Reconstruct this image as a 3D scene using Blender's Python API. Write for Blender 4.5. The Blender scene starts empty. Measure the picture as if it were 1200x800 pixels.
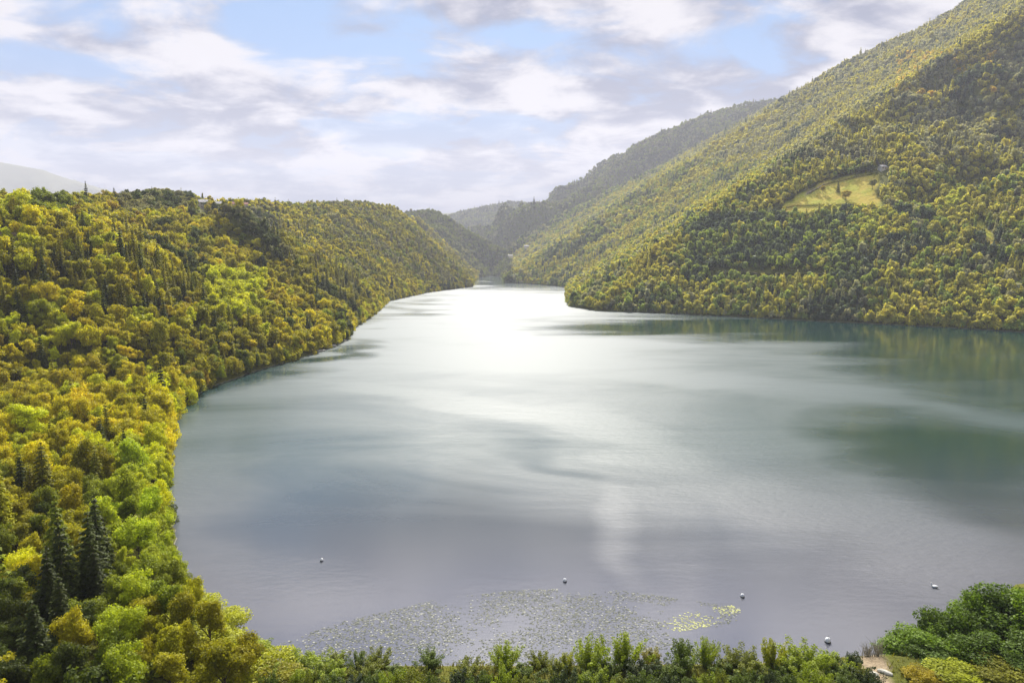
import bpy, bmesh, math, random
import numpy as np
from mathutils import Vector

R = math.radians
random.seed(7)
rng = np.random.default_rng(7)
scene = bpy.context.scene
col = scene.collection

# ------------------------------------------------------------------ camera
CAM_Z = 50.0
FPX, CX, CY, HOR = 800.0, 600.0, 400.0, 305.0          # in pixels of a 1200 x 800 frame
PITCH = math.atan((CY - HOR) / FPX)
cd = bpy.data.cameras.new('camera')
cam = bpy.data.objects.new('camera', cd)
col.objects.link(cam)
cd.sensor_width = 36.0
cd.lens = 36.0 * FPX / 1200.0
cd.clip_start, cd.clip_end = 0.5, 40000.0
cam.location = (0, 0, CAM_Z)
cam.rotation_euler = (math.pi / 2 - PITCH, 0, 0)
scene.camera = cam

# ------------------------------------------------------------------ light
TO_SUN = Vector((0.0, 0.735, 0.68)).normalized()
SUN_EL = math.asin(TO_SUN.z)
SUN_AZ = math.atan2(TO_SUN.x, TO_SUN.y)
sl = bpy.data.lights.new('sun', 'SUN')
sl.energy = 5.0
sl.angle = R(0.6)
sl.color = (1.0, 0.945, 0.85)
sun = bpy.data.objects.new('sun', sl)
col.objects.link(sun)
sun.rotation_euler = TO_SUN.to_track_quat('Z', 'Y').to_euler()

scene.view_settings.view_transform = 'Standard'
scene.view_settings.look = 'None'
scene.view_settings.gamma = 1.0
scene.view_settings.exposure = 0.68


class NT:
    """a small wrapper that makes node trees readable"""
    def __init__(self, tree):
        self.t = tree

    def n(self, kind, **kw):
        nd = self.t.nodes.new(kind)
        for k, v in kw.items():
            setattr(nd, k, v)
        return nd

    def put(self, sock, v):
        if isinstance(v, bpy.types.NodeSocket):
            self.t.links.new(v, sock)
        elif v is not None:
            sock.default_value = v

    def math(self, op, a, b=None, c=None, clamp=False):
        nd = self.n('ShaderNodeMath', operation=op, use_clamp=clamp)
        self.put(nd.inputs[0], a)
        if b is not None: self.put(nd.inputs[1], b)
        if c is not None: self.put(nd.inputs[2], c)
        return nd.outputs[0]

    def vmath(self, op, a, b=None):
        nd = self.n('ShaderNodeVectorMath', operation=op)
        self.put(nd.inputs[0], a)
        if b is not None: self.put(nd.inputs[1], b)
        return nd.outputs['Value'] if op in ('DOT_PRODUCT', 'LENGTH', 'DISTANCE') else nd.outputs[0]

    def noise(self, vec, scale, detail=4, rough=0.5, dist=0.0, lac=2.0):
        nd = self.n('ShaderNodeTexNoise')
        self.put(nd.inputs['Vector'], vec)
        nd.inputs['Scale'].default_value = scale
        nd.inputs['Detail'].default_value = detail
        nd.inputs['Roughness'].default_value = rough
        nd.inputs['Distortion'].default_value = dist
        nd.inputs['Lacunarity'].default_value = lac
        return nd.outputs['Fac']

    def step(self, v, a, b, lo=0.0, hi=1.0):
        nd = self.n('ShaderNodeMapRange', interpolation_type='SMOOTHSTEP')
        self.put(nd.inputs['Value'], v)
        for k, x in (('From Min', a), ('From Max', b), ('To Min', lo), ('To Max', hi)):
            self.put(nd.inputs[k], x)
        return nd.outputs['Result']

    def mix(self, f, a, b, blend='MIX'):
        nd = self.n('ShaderNodeMix', data_type='RGBA', blend_type=blend)
        self.put(nd.inputs[0], f)
        for s, v in ((6, a), (7, b)):
            if isinstance(v, (tuple, list)) and len(v) == 3: v = (*v, 1)
            self.put(nd.inputs[s], v)
        return nd.outputs[2]

    def comb(self, x, y, z):
        nd = self.n('ShaderNodeCombineXYZ')
        for i, v in enumerate((x, y, z)): self.put(nd.inputs[i], v)
        return nd.outputs[0]

    def sep(self, v):
        nd = self.n('ShaderNodeSeparateXYZ')
        self.put(nd.inputs[0], v)
        return nd.outputs

    def link(self, a, b):
        self.t.links.new(a, b)


# ------------------------------------------------------------------ sky
world = bpy.data.worlds.new('World')
scene.world = world
world.use_nodes = True
world.node_tree.nodes.clear()
N = NT(world.node_tree)
wout = N.n('ShaderNodeOutputWorld')
bg = N.n('ShaderNodeBackground')
bg.inputs['Strength'].default_value = 0.1
N.link(bg.outputs[0], wout.inputs[0])
sky = N.n('ShaderNodeTexSky', sky_type='NISHITA')
sky.sun_disc = False
sky.sun_elevation = SUN_EL
sky.sun_rotation = SUN_AZ
sky.altitude = 300
sky.air_density = 1.0
sky.dust_density = 1.2
tc = N.n('ShaderNodeTexCoord')
dx, dy, dz = N.sep(tc.outputs['Generated'])
zc = N.math('MAXIMUM', dz, 0.0)
den = N.math('ADD', zc, 0.20)
ux, uy = N.math('DIVIDE', dx, den), N.math('DIVIDE', dy, den)
cp = N.comb(ux, N.math('MULTIPLY', uy, 1.25), 0.37)          # a flat cloud layer overhead
big = N.noise(cp, 0.9, 2, 0.5, 0.1)
mid = N.noise(cp, 2.3, 8, 0.56, 0.35)
fine = N.noise(N.vmath('ADD', cp, (3.1, 1.7, 0.4)), 3.4, 9, 0.58, 0.3)
dens = N.math('ADD', N.math('MULTIPLY', big, 0.45), N.math('MULTIPLY', mid, 0.55))
dens = N.math('ADD', dens, N.step(ux, -0.7, -0.1, -0.03, 0.05))
cover = N.step(dens, 0.43, 0.53)
hazy = N.step(dz, 0.08, 0.27, 1.0, 0.0)                   # cloud thickens towards the horizon
cover = N.math('MAXIMUM', cover, N.math('MULTIPLY', hazy, 0.95))
lit = N.math('SUBTRACT', N.math('ADD', N.math('MULTIPLY', mid, 0.5), N.math('MULTIPLY', fine, 0.5)), 0.0)
shade = N.step(lit, 0.43, 0.58)
shade = N.math('MULTIPLY', shade, N.step(dz, 0.03, 0.18, 0.4, 1.0))
cloud = N.mix(shade, (1.05, 1.25, 2.1), (5.2, 5.0, 5.15))
cloud = N.mix(N.step(dz, 0.01, 0.10, 0.9, 0.0), cloud, (2.1, 2.1, 2.9))
# bright cloud added unseen above the frame to brighten the lake's reflection
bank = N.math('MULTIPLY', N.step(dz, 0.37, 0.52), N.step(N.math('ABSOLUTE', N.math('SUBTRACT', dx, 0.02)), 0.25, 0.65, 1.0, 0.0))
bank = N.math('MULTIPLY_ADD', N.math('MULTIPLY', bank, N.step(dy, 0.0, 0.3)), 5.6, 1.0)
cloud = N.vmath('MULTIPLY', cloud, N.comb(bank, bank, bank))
skyc = N.mix(0.6, N.vmath('MULTIPLY', sky.outputs[0], (0.35, 0.5, 0.65)), (0.6, 2.3, 5.0))
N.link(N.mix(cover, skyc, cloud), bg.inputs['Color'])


# ------------------------------------------------------------------ helpers
def tag(o, label=None, cat=None, group=None, kind=None):
    if label: o['label'] = label
    if cat: o['category'] = cat
    if group: o['group'] = group
    if kind: o['kind'] = kind
    return o


def link(name, me, parent=None):
    o = bpy.data.objects.new(name, me)
    col.objects.link(o)
    if parent: o.parent = parent
    return o


def empty(name, loc, rz=0.0, s=1.0):
    o = bpy.data.objects.new(name, None)
    col.objects.link(o)
    o.empty_display_size = 0.5
    o.location = loc
    o.rotation_euler = (0, 0, rz)
    o.scale = (s, s, s)
    return o


def mesh(name, verts, faces, mats, midx=None, smooth=False):
    me = bpy.data.meshes.new(name)
    verts = np.asarray(verts, dtype=np.float32)
    if isinstance(faces, np.ndarray):
        k = faces.shape[1]
        me.vertices.add(len(verts)); me.vertices.foreach_set('co', verts.ravel())
        me.loops.add(faces.size); me.loops.foreach_set('vertex_index', faces.ravel().astype(np.int32))
        me.polygons.add(len(faces))
        me.polygons.foreach_set('loop_start', np.arange(0, faces.size, k, dtype=np.int32))
        me.update(calc_edges=True)
        me.validate()
    else:
        me.from_pydata([tuple(v) for v in verts], [], faces)
    for m in (mats if isinstance(mats, (list, tuple)) else [mats]): me.materials.append(m)
    if midx is not None: me.polygons.foreach_set('material_index', np.asarray(midx, dtype=np.int32))
    me.polygons.foreach_set('use_smooth', np.full(len(me.polygons), smooth))
    return me


def pt(px, py, Y):
    """the point at depth Y seen at pixel (px, py) of the 1200 x 800 photograph"""
    a, b = (px - CX) / FPX, (CY - py) / FPX
    c, s = math.cos(PITCH), math.sin(PITCH)
    d = (a, c + b * s, -s + b * c)
    return (d[0] / d[1] * Y, Y, CAM_Z + d[2] / d[1] * Y)


def on_water(px, py, z=0.0):
    a, b = (px - CX) / FPX, (CY - py) / FPX
    c, s = math.cos(PITCH), math.sin(PITCH)
    d = (a, c + b * s, -s + b * c)
    t = (z - CAM_Z) / d[2]
    return (d[0] * t, d[1] * t)


def project(x, y, z):
    c, s = math.cos(PITCH), math.sin(PITCH)
    zz = z - CAM_Z
    f = y * c - zz * s
    u = y * s + zz * c
    return CX + FPX * x / f, CY - FPX * u / f


# ------------------------------------------------------------------ numeric noise and terrain
def vnoise(x, y, seed=0):
    xi, yi = np.floor(x).astype(np.int64), np.floor(y).astype(np.int64)
    fx, fy = x - xi, y - yi
    fx, fy = fx * fx * (3 - 2 * fx), fy * fy * (3 - 2 * fy)

    def h(a, b):
        n = (a * 374761393 + b * 668265263 + seed * 974634777) & 0xFFFFFFFF
        n = ((n ^ (n >> 13)) * 1274126177) & 0xFFFFFFFF
        return ((n ^ (n >> 16)) & 0xFFFF) / 65535.0
    return (h(xi, yi) * (1 - fx) + h(xi + 1, yi) * fx) * (1 - fy) + (h(xi, yi + 1) * (1 - fx) + h(xi + 1, yi + 1) * fx) * fy


def fbm(x, y, o=4, seed=0):
    v, a, t = 0, 1.0, 0
    for i in range(o):
        v = v + a * vnoise(x * 2 ** i + 17.3 * i, y * 2 ** i - 9.1 * i, seed + i)
        t += a
        a *= 0.5
    return v / t * 2 - 1


# shoreline, read where the water meets the trees, then closed beyond the frame
SHORE_PX = [(338, 788), (300, 764), (254, 732), (222, 706), (203, 662), (196, 610), (193, 560), (192, 520), (204, 484),
            (240, 455), (300, 434), (370, 413), (405, 399), (412, 386), (440, 366), (455, 353), (500, 343), (553, 336),
            (556, 330), (560, 325.5), (575, 323.5), (588, 324.5), (592, 331), (640, 334), (666, 337), (664, 349), (668, 359),
            (700, 364), (800, 368), (900, 373), (1000, 378), (1100, 383), (1200, 389), (1400, 404)]
LAKE = [on_water(*p) for p in SHORE_PX] + [(520, 300), (420, 160), (230, 118), (120, 108), (86, 104), (70, 94), (52, 82), (30, 79.5), (0, 79), (-16, 79)]
LAKE = np.array(LAKE)


def lake_distance(x, y):
    """metres outside the lake (negative on the water)"""
    sh = x.shape
    x, y = x.ravel(), y.ravel()
    best = np.full(x.shape, 1e9)
    inside = np.zeros(x.shape, bool)
    P = LAKE
    for i in range(len(P)):
        ax, ay = P[i]; bx, by = P[(i + 1) % len(P)]
        ex, ey = bx - ax, by - ay
        t = np.clip(((x - ax) * ex + (y - ay) * ey) / (ex * ex + ey * ey), 0, 1)
        best = np.minimum(best, np.hypot(x - ax - t * ex, y - ay - t * ey))
        c = ((ay > y) != (by > y))
        with np.errstate(divide='ignore', invalid='ignore'):
            inside ^= c & (x < ex * (y - ay) / (ey if ey else 1e-9) + ax)
    return np.where(inside, -best, best).reshape(sh)


# crest lines: (pixel x, pixel y, depth); slope of the flanks; noise seed
CRESTS = [
    ([(-420, 150, 300), (-200, 205, 310), (0, 250, 320), (60, 247, 420), (125, 245, 500), (190, 234, 640), (250, 246, 800), (300, 244, 930),
      (345, 247, 1040), (385, 243, 1170), (420, 243, 1290), (458, 247, 1410), (480, 260, 1440), (500, 280, 1450), (520, 304, 1430), (546, 331, 1390)], 0.50),
    ([(190, 234, 640), (240, 250, 640), (300, 280, 610), (345, 310, 560), (380, 345, 500), (402, 385, 440)], 0.62),
    ([(60, 247, 420), (130, 300, 380), (190, 350, 330), (225, 410, 300)], 0.55),
    ([(1700, -300, 1300), (1400, -160, 1500), (1150, 4, 1750), (1050, 56, 1950), (960, 101, 2150), (925, 120, 2200), (860, 166, 2200), (800, 211, 2150),
      (740, 246, 2050), (690, 276, 1900), (650, 302, 1750), (610, 325, 1600)], 0.55),
    ([(905, 243, 840), (960, 226, 900), (1010, 214, 950), (1060, 216, 930), (1105, 240, 880), (1150, 280, 800), (1180, 320, 700)], 0.40),
    ([(760, 240, 1500), (720, 290, 1100), (690, 335, 830)], 0.45),
    ([(990, 120, 3300), (925, 117, 3200), (880, 123, 3200), (830, 135, 3300), (780, 164, 3400), (740, 189, 3400), (700, 217, 3400), (660, 236, 3300),
      (630, 246, 3200), (612, 275, 2900), (598, 305, 2600)], 0.60),
    ([(500, 262, 4300), (540, 250, 4300), (575, 242, 4300), (600, 238, 4300), (625, 240, 4300), (680, 240, 4300)], 0.40),
    ([(380, 252, 2500), (440, 258, 2400), (478, 252, 2300), (505, 249, 2300), (530, 264, 2250), (553, 286, 2200), (572, 305, 2150), (580, 318, 2120)], 0.60),
    ([(-500, 150, 8200), (-200, 180, 8200), (0, 190, 8200), (50, 199, 8200), (110, 229, 8200), (300, 280, 8200)], 0.45),
    ([(300, 262, 6500), (530, 249, 6500), (560, 247, 6500), (800, 262, 6500)], 0.4),
]
CRESTS = [([pt(*q) for q in pts], s) for pts, s in CRESTS]
CRESTS.append(([(-26, -40, 46), (-18, -6, 46), (0, -4, 47), (40, -6, 47), (90, -30, 47)], 1.05))       # the spur the photographer stands on


def height(x, y):
    x = np.asarray(x, float); y = np.asarray(y, float)
    wob = fbm(x / 260.0, y / 260.0, 4, 3)
    wob2 = fbm(x / 70.0, y / 70.0, 3, 11)
    out = np.full(x.shape, -1e3)
    for pts, slope in CRESTS:
        best = np.full(x.shape, -1e4)
        for (ax, ay, az), (bx, by, bz) in zip(pts[:-1], pts[1:]):
            ex, ey = bx - ax, by - ay
            t = np.clip(((x - ax) * ex + (y - ay) * ey) / (ex * ex + ey * ey), 0, 1)
            d = np.hypot(x - ax - t * ex, y - ay - t * ey)
            z = az + t * (bz - az)
            d = np.sqrt(d * d + 14.0 ** 2) - 14.0
            best = np.maximum(best, z - slope * d * (1 + 0.42 * wob) + 0.05 * np.minimum(d, 150) * wob2)
        k = 14.0
        hh = np.clip(0.5 + 0.5 * (best - out) / k, 0, 1)
        out = out * (1 - hh) + best * hh + k * hh * (1 - hh) * 0.5
    sd = lake_distance(x, y)
    far = np.clip((y - 300) / 900, 0, 1)
    ls = np.where(x < 0, 0.95 - 0.0 * far, 0.62)
    ls = np.where((y < 112) & (x > -36) & (x < 62), 0.10, ls)
    lim = np.where((y < 112) & (x > -36) & (x < 62), 0.5, 1.1) + ls * np.maximum(sd, 0)
    out = np.maximum(out, 2.5 + 1.5 * wob)
    k = 10.0
    hh = np.clip(0.5 + 0.5 * (out - lim) / k, 0, 1)
    hh = np.where((y < 112) & (y > 66) & (x > -36) & (x < 62), np.maximum(hh, np.clip((y - 66) / 5, 0, 1)), hh)
    z = out * (1 - hh) + lim * hh - k * hh * (1 - hh) * np.clip(sd / 12, 0, 1)
    z = np.where(sd > 0, np.maximum(z, np.minimum(0.25 + 0.5 * sd, 1.0)), z)
    return np.where(sd <= 0, np.maximum(-9.0, 0.25 + 0.45 * sd), z), sd


def march(px, py, lift=0.0):
    """the place on the ground seen at a pixel"""
    Y = np.geomspace(60, 7000, 3000)
    a, b = (px - CX) / FPX, (CY - py) / FPX
    c, s = math.cos(PITCH), math.sin(PITCH)
    d = (a, c + b * s, -s + b * c)
    X, Z = d[0] / d[1] * Y, CAM_Z + d[2] / d[1] * Y
    h, _ = height(X, Y)
    hit = np.nonzero(h + lift > Z)[0]
    i = hit[0] if len(hit) else len(Y) - 1
    return float(X[i]), float(Y[i]), float(h[i])


# open ground: (pixel outline) -> outline on the terrain, kind 1 meadow, 2 bare earth / road
def ground_patch(pix): return np.array([march(*p)[:2] for p in pix])


PATCHES = [
    (ground_patch([(916, 252), (918, 240), (940, 227), (964, 214), (1000, 206), (1024, 202), (1032, 211), (1024, 224), (1036, 238), (1030, 247), (985, 250), (950, 253)]), 1),
    (ground_patch([(-40, 282), (-40, 276), (30, 274), (31, 279)]), 2),
    (ground_patch([(944, 229), (948, 223), (954, 221), (952, 228)]), 2),
    (ground_patch([(150, 266), (158, 263), (164, 267), (156, 271)]), 2),
    (ground_patch([(1141, 262), (1150, 259), (1160, 272), (1174, 292), (1163, 296), (1150, 280)]), 1),
    (ground_patch([(236, 239), (262, 237), (292, 239), (290, 244), (262, 243), (240, 244)]), 1),
    (np.array([(46.8, 82.4), (43.4, 81.6), (42.0, 78), (40.5, 74), (44, 72.5), (45.8, 78)]), 2),
]


def in_poly(x, y, P):
    inside = np.zeros(x.shape, bool)
    for i in range(len(P)):
        ax, ay = P[i]; bx, by = P[(i + 1) % len(P)]
        c = ((ay > y) != (by > y))
        inside ^= c & (x < (bx - ax) * (y - ay) / ((by - ay) or 1e-9) + ax)
    return inside


# ------------------------------------------------------------------ materials
def material(name):
    m = bpy.data.materials.new(name)
    m.use_nodes = True
    m.node_tree.nodes.clear()
    n = NT(m.node_tree)
    return m, n, n.n('ShaderNodeOutputMaterial')


def principled(n, color, rough=0.6, spec=0.3):
    b = n.n('ShaderNodeBsdfPrincipled')
    if isinstance(color, (tuple, list)): color = (*color[:3], 1)
    n.put(b.inputs['Base Color'], color)
    n.put(b.inputs['Roughness'], rough)
    n.put(b.inputs['Specular IOR Level'], spec)
    return b


def simple(name, c, rough=0.6, var=0.25, scale=3.0, spec=0.3):
    m, n, out = material(name)
    t = n.n('ShaderNodeTexCoord')
    f = n.noise(t.outputs['Object'], scale, 5, 0.6)
    lo = tuple(v * (1 - var) for v in c); hi = tuple(min(1, v * (1 + var)) for v in c)
    n.link(principled(n, n.mix(n.step(f, 0.3, 0.7), lo, hi), rough, spec).outputs[0], out.inputs[0])
    return m


def leaf_material(name, instanced):
    m, n, out = material(name)
    if instanced:
        a = n.n('ShaderNodeAttribute', attribute_type='INSTANCER', attribute_name='tint')
        base = a.outputs['Color']
    else:
        base = n.n('ShaderNodeObjectInfo').outputs['Color']
    v = n.n('ShaderNodeAttribute', attribute_type='GEOMETRY', attribute_name='leaf').outputs['Fac']
    k = n.step(v, 0.0, 1.0, 0.62, 1.38)
    base = n.vmath('MULTIPLY', base, n.comb(k, k, n.math('MULTIPLY', k, 0.95)))
    b = principled(n, base, 0.55, 0.22)
    tr = n.n('ShaderNodeBsdfTranslucent')
    n.put(tr.inputs['Color'], n.vmath('MULTIPLY', base, (1.25, 1.2, 0.7)))
    mx = n.n('ShaderNodeMixShader')
    mx.inputs[0].default_value = 0.45
    n.link(b.outputs[0], mx.inputs[1]); n.link(tr.outputs[0], mx.inputs[2])
    n.link(mx.outputs[0], out.inputs[0])
    return m


M_LEAF = leaf_material('foliage', False)
M_LEAFI = leaf_material('forest_foliage', True)
M_BARK = simple('bark', (0.11, 0.085, 0.06), 0.85, 0.4, 4.0, 0.1)

# ground
M_GROUND, n, out = material('hillside')
t = n.n('ShaderNodeTexCoord').outputs['Object']
a = n.n('ShaderNodeAttribute', attribute_type='GEOMETRY', attribute_name='cover').outputs['Color']
ar, ag, ab = n.sep(a)
f1 = n.noise(t, 0.05, 6, 0.62); f2 = n.noise(t, 0.4, 5, 0.6)
floor = n.mix(n.step(f1, 0.35, 0.65), (0.08, 0.085, 0.014), (0.14, 0.13, 0.02))
floor = n.mix(n.step(f2, 0.4, 0.7), floor, (0.10, 0.11, 0.016))
mead = n.mix(n.step(n.noise(t, 0.06, 4, 0.6), 0.35, 0.65), (0.50, 0.38, 0.06), (0.38, 0.38, 0.04))
bare = n.mix(n.step(f2, 0.3, 0.7), (0.36, 0.28, 0.18), (0.26, 0.20, 0.12))
edge = n.mix(n.step(f2, 0.35, 0.65), (0.16, 0.15, 0.12), (0.30, 0.28, 0.23))
c = n.mix(ar, floor, mead); c = n.mix(ag, c, bare)
c = n.mix(n.step(n.math('ADD', n.sep(t)[2], n.math('MULTIPLY', f2, 0.5)), 0.36, 0.55, 0.8, 0.0), c, edge)
b = principled(n, c, 0.9, 0.1)
bp = n.n('ShaderNodeBump'); bp.inputs['Strength'].default_value = 0.7; bp.inputs['Distance'].default_value = 3.0
n.link(n.noise(t, 0.12, 8, 0.65), bp.inputs['Height']); n.link(bp.outputs[0], b.inputs['Normal'])
n.link(b.outputs[0], out.inputs[0])

# water: calm where the far bank mirrors in it, ruffled where the wind crosses it
M_WATER, n, out = material('lake_water')
t = n.n('ShaderNodeTexCoord').outputs['Object']
wx, wy, wz = n.sep(t)
ruff = n.n('ShaderNodeAttribute', attribute_type='GEOMETRY', attribute_name='ruffle').outputs['Fac']
drift = n.vmath('MULTIPLY', t, (0.008, 0.02, 1.0))
ruff = n.math('ADD', ruff, n.math('MULTIPLY', n.math('SUBTRACT', n.noise(drift, 1.0, 5, 0.6, 0.8), 0.5), 0.9), clamp=True)
body = n.mix(n.step(wy, 88.0, 190.0), (0.080, 0.082, 0.090), (0.006, 0.034, 0.029))
calm, wind = principled(n, body, 0.12, 0.5), principled(n, body, 0.50, 0.5)          # still water, and water roughened by wind
for b in (calm, wind): b.inputs['IOR'].default_value = 1.5
w1 = n.noise(n.vmath('MULTIPLY', t, (0.5, 1.1, 1.0)), 0.9, 3, 0.6, 0.4)
w2 = n.noise(n.vmath('MULTIPLY', t, (0.10, 0.34, 1.0)), 1.0, 3, 0.6, 0.6)
bp = n.n('ShaderNodeBump'); bp.inputs['Distance'].default_value = 1.0; bp.inputs['Strength'].default_value = 1.0
near = n.step(wy, 90.0, 600.0, 1.0, 0.15)
n.link(n.math('MULTIPLY', n.math('MULTIPLY', n.math('ADD', n.math('MULTIPLY', n.math('SUBTRACT', w1, 0.5), 0.10), n.math('MULTIPLY', n.math('SUBTRACT', w2, 0.5), 0.12)), near), n.step(ruff, 0.1, 0.9, 0.10, 1.0)), bp.inputs['Height'])
for b in (calm, wind): n.link(bp.outputs[0], b.inputs['Normal'])
mx = n.n('ShaderNodeMixShader')
n.put(mx.inputs[0], n.step(ruff, 0.05, 1.0))
n.link(calm.outputs[0], mx.inputs[1]); n.link(wind.outputs[0], mx.inputs[2])
n.link(mx.outputs[0], out.inputs[0])

# ------------------------------------------------------------------ terrain sheet
ROWS = np.concatenate([np.linspace(-120, 60, 40), np.linspace(64, 200, 70), np.geomspace(202, 9600, 420)])
US = np.linspace(-1.12, 1.12, 520)
GY, GU = np.meshgrid(ROWS, US, indexing='ij')
GX = GU * (GY + 170)
GZ, GSD = height(GX, GY)
nr, nc = GX.shape
idx = np.arange(nr * nc).reshape(nr, nc)
quads = np.stack([idx[:-1, :-1], idx[:-1, 1:], idx[1:, 1:], idx[1:, :-1]], -1).reshape(-1, 4)
me = mesh('terrain', np.stack([GX, GY, GZ], -1).reshape(-1, 3), quads, M_GROUND, smooth=True)
cover = np.zeros((nr, nc, 4), np.float32); cover[..., 3] = 1
for P, kd in PATCHES: cover[..., kd - 1] = np.maximum(cover[..., kd - 1], in_poly(GX, GY, P))
at = me.color_attributes.new('cover', 'FLOAT_COLOR', 'POINT')
at.data.foreach_set('color', cover.ravel())
tag(link('terrain', me), kind='structure')

wr = np.concatenate([np.linspace(70, 200, 90), np.geomspace(202, 2600, 200)])
wu = np.linspace(-0.95, 1.05, 300)
WY, WU = np.meshgrid(wr, wu, indexing='ij')
WX = WU * WY
wpx, wpy = project(WX, WY, 0.0)
warp = fbm(WX / 90, WY / 40, 4, 55)
wpx2, wpy2 = wpx + 70 * fbm(WX / 60, WY / 30, 4, 56), wpy + (wpy - 318) * 0.16 * warp
ruffle = np.full(WX.shape, 0.70)
# where the wind leaves the water calm (-) and where it ruffles it (+)
for cx_, cy_, rx_, ry_, tilt, amt in [(1010, 386, 350, 20, 0.02, -0.75), (1170, 430, 170, 50, 0.1, -0.6), (1130, 522, 170, 26, 0.12, -0.65), (1190, 580, 110, 50, 0.3, -0.5), (780, 384, 120, 9, 0, -0.6),
                                       (235, 474, 44, 26, -0.4, -0.5), (330, 442, 80, 16, -0.3, -0.5), (405, 408, 36, 16, -0.4, -0.5), (470, 364, 60, 9, -0.3, -0.4), (620, 333, 90, 9, 0, -0.6),
                                       (690, 537, 110, 7, 0.17, -0.2), (575, 325, 45, 8, 0, -0.9), (560, 600, 300, 90, 0, -0.12), (330, 560, 140, 90, 0, -0.22), (950, 650, 120, 60, 0, -0.2),
                                       (600, 790, 900, 150, 0, -0.75), (540, 640, 240, 110, 0, -0.35), (745, 650, 26, 90, 0.1, 0.22), (930, 610, 60, 60, 0.2, 0.3), (1080, 640, 160, 50, 0.2, 0.25), (570, 400, 220, 70, 0, 0.35), (650, 500, 230, 13, 0.17, 0.35), (920, 465, 180, 14, 0.12, 0.25), (960, 590, 120, 26, 0.25, 0.25), (1130, 660, 90, 40, 0, 0.3)]:
    ddx, ddy = wpx2 - cx_, wpy2 - cy_
    e = (ddx * math.cos(tilt) + ddy * math.sin(tilt)) / rx_, (-ddx * math.sin(tilt) + ddy * math.cos(tilt)) / ry_
    ruffle += amt * np.clip(1.25 - np.hypot(*e), 0, 1) ** 0.8
idx = np.arange(WX.size).reshape(WX.shape)
quads = np.stack([idx[:-1, :-1], idx[:-1, 1:], idx[1:, 1:], idx[1:, :-1]], -1).reshape(-1, 4)
me = mesh('lake_water', np.stack([WX, WY, np.zeros_like(WX)], -1).reshape(-1, 3), quads, M_WATER, smooth=True)
a = me.attributes.new('ruffle', 'FLOAT', 'POINT')
a.data.foreach_set('value', np.clip(ruffle, 0, 1).astype(np.float32).ravel())
tag(link('lake_water', me), kind='structure')

M_TRACK = simple('track_gravel', (0.34, 0.27, 0.17), 0.9, 0.25, 0.4, 0.1)


def track(pix, width):
    P = []
    for (ax, ay), (bx, by) in zip(pix[:-1], pix[1:]):
        for t_ in np.linspace(0, 1, 14, endpoint=False): P.append(march(ax + (bx - ax) * t_, ay + (by - ay) * t_)[:2])
    P = np.array(P)
    d = np.gradient(P, axis=0); d /= np.linalg.norm(d, axis=1, keepdims=True) + 1e-9
    nn = np.stack([-d[:, 1], d[:, 0]], 1) * width / 2
    L, Q = P + nn, P - nn
    zl, zq = height(L[:, 0], L[:, 1])[0], height(Q[:, 0], Q[:, 1])[0]
    k = len(P)
    V = np.concatenate([np.c_[L, np.maximum(zl, zq) + 0.5], np.c_[Q, np.maximum(zl, zq) + 0.5]])
    F = [(i, i + 1, k + i + 1, k + i) for i in range(k - 1)]
    tag(link('track', mesh('track', V, F, M_TRACK)), kind='structure')
    return P


TRACKS = [track([(905, 246), (940, 241), (985, 240), (1034, 243)], 3.0), track([(946, 228), (966, 217), (1000, 209), (1026, 204)], 3.0),
          track([(838, 321), (900, 322), (968, 323)], 3.5)]
# ------------------------------------------------------------------ haze
m, n, out = material('haze')
v = n.n('ShaderNodeVolumePrincipled')
v.inputs['Color'].default_value = (0.86, 0.88, 0.97, 1)
v.inputs['Density'].default_value = 0.00011
v.inputs['Anisotropy'].default_value = 0.15
n.link(v.outputs[0], out.inputs['Volume'])
X0, X1, Y0, Y1, Z0, Z1 = -11500, 11500, -260, 9900, -12, float(GZ.max()) + 25
hv = [(x, y, z) for x in (X0, X1) for y in (Y0, Y1) for z in (Z0, Z1)]
tag(link('haze', mesh('haze', hv, [(0, 1, 3, 2), (4, 6, 7, 5), (0, 4, 5, 1), (2, 3, 7, 6), (0, 2, 6, 4), (1, 5, 7, 3)], m)), kind='stuff')


# ------------------------------------------------------------------ vegetation meshes
def leaves(centres, normals, size, r, flat=0.6, droop=0.0):
    """one small folded leaf spray per centre"""
    k = len(centres)
    nrm = normals * flat + r.normal(size=(k, 3)) * (1 - flat) * 0.9
    nrm[:, 2] += 0.15
    nrm /= np.linalg.norm(nrm, axis=1, keepdims=True) + 1e-9
    up = r.normal(size=(k, 3)); up[:, 2] -= droop
    u = np.cross(nrm, up); u /= np.linalg.norm(u, axis=1, keepdims=True) + 1e-9
    w = np.cross(nrm, u)
    s = size * r.uniform(0.6, 1.35, (k, 1)); e = s * r.uniform(0.5, 0.9, (k, 1))
    v = np.stack([centres - u * s * 0.5, centres - w * e * 0.5 + nrm * s * 0.12, centres + u * s * 0.5, centres + w * e * 0.5 - nrm * s * 0.05], 1)
    f = np.arange(4 * k).reshape(k, 4)
    return v.reshape(-1, 3), f


def tube(path, radii, sides=6):
    V, F = [], []
    for i, (p, rr) in enumerate(zip(path, radii)):
        p = Vector(p)
        d = (Vector(path[min(i + 1, len(path) - 1)]) - Vector(path[max(i - 1, 0)])).normalized()
        a = d.orthogonal().normalized(); c = d.cross(a)
        for j in range(sides):
            q = p + (a * math.cos(j * 2 * math.pi / sides) + c * math.sin(j * 2 * math.pi / sides)) * rr
            V.append(tuple(q))
    for i in range(len(path) - 1):
        for j in range(sides):
            F.append((i * sides + j, i * sides + (j + 1) % sides, (i + 1) * sides + (j + 1) % sides, (i + 1) * sides + j))
    return V, F


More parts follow.
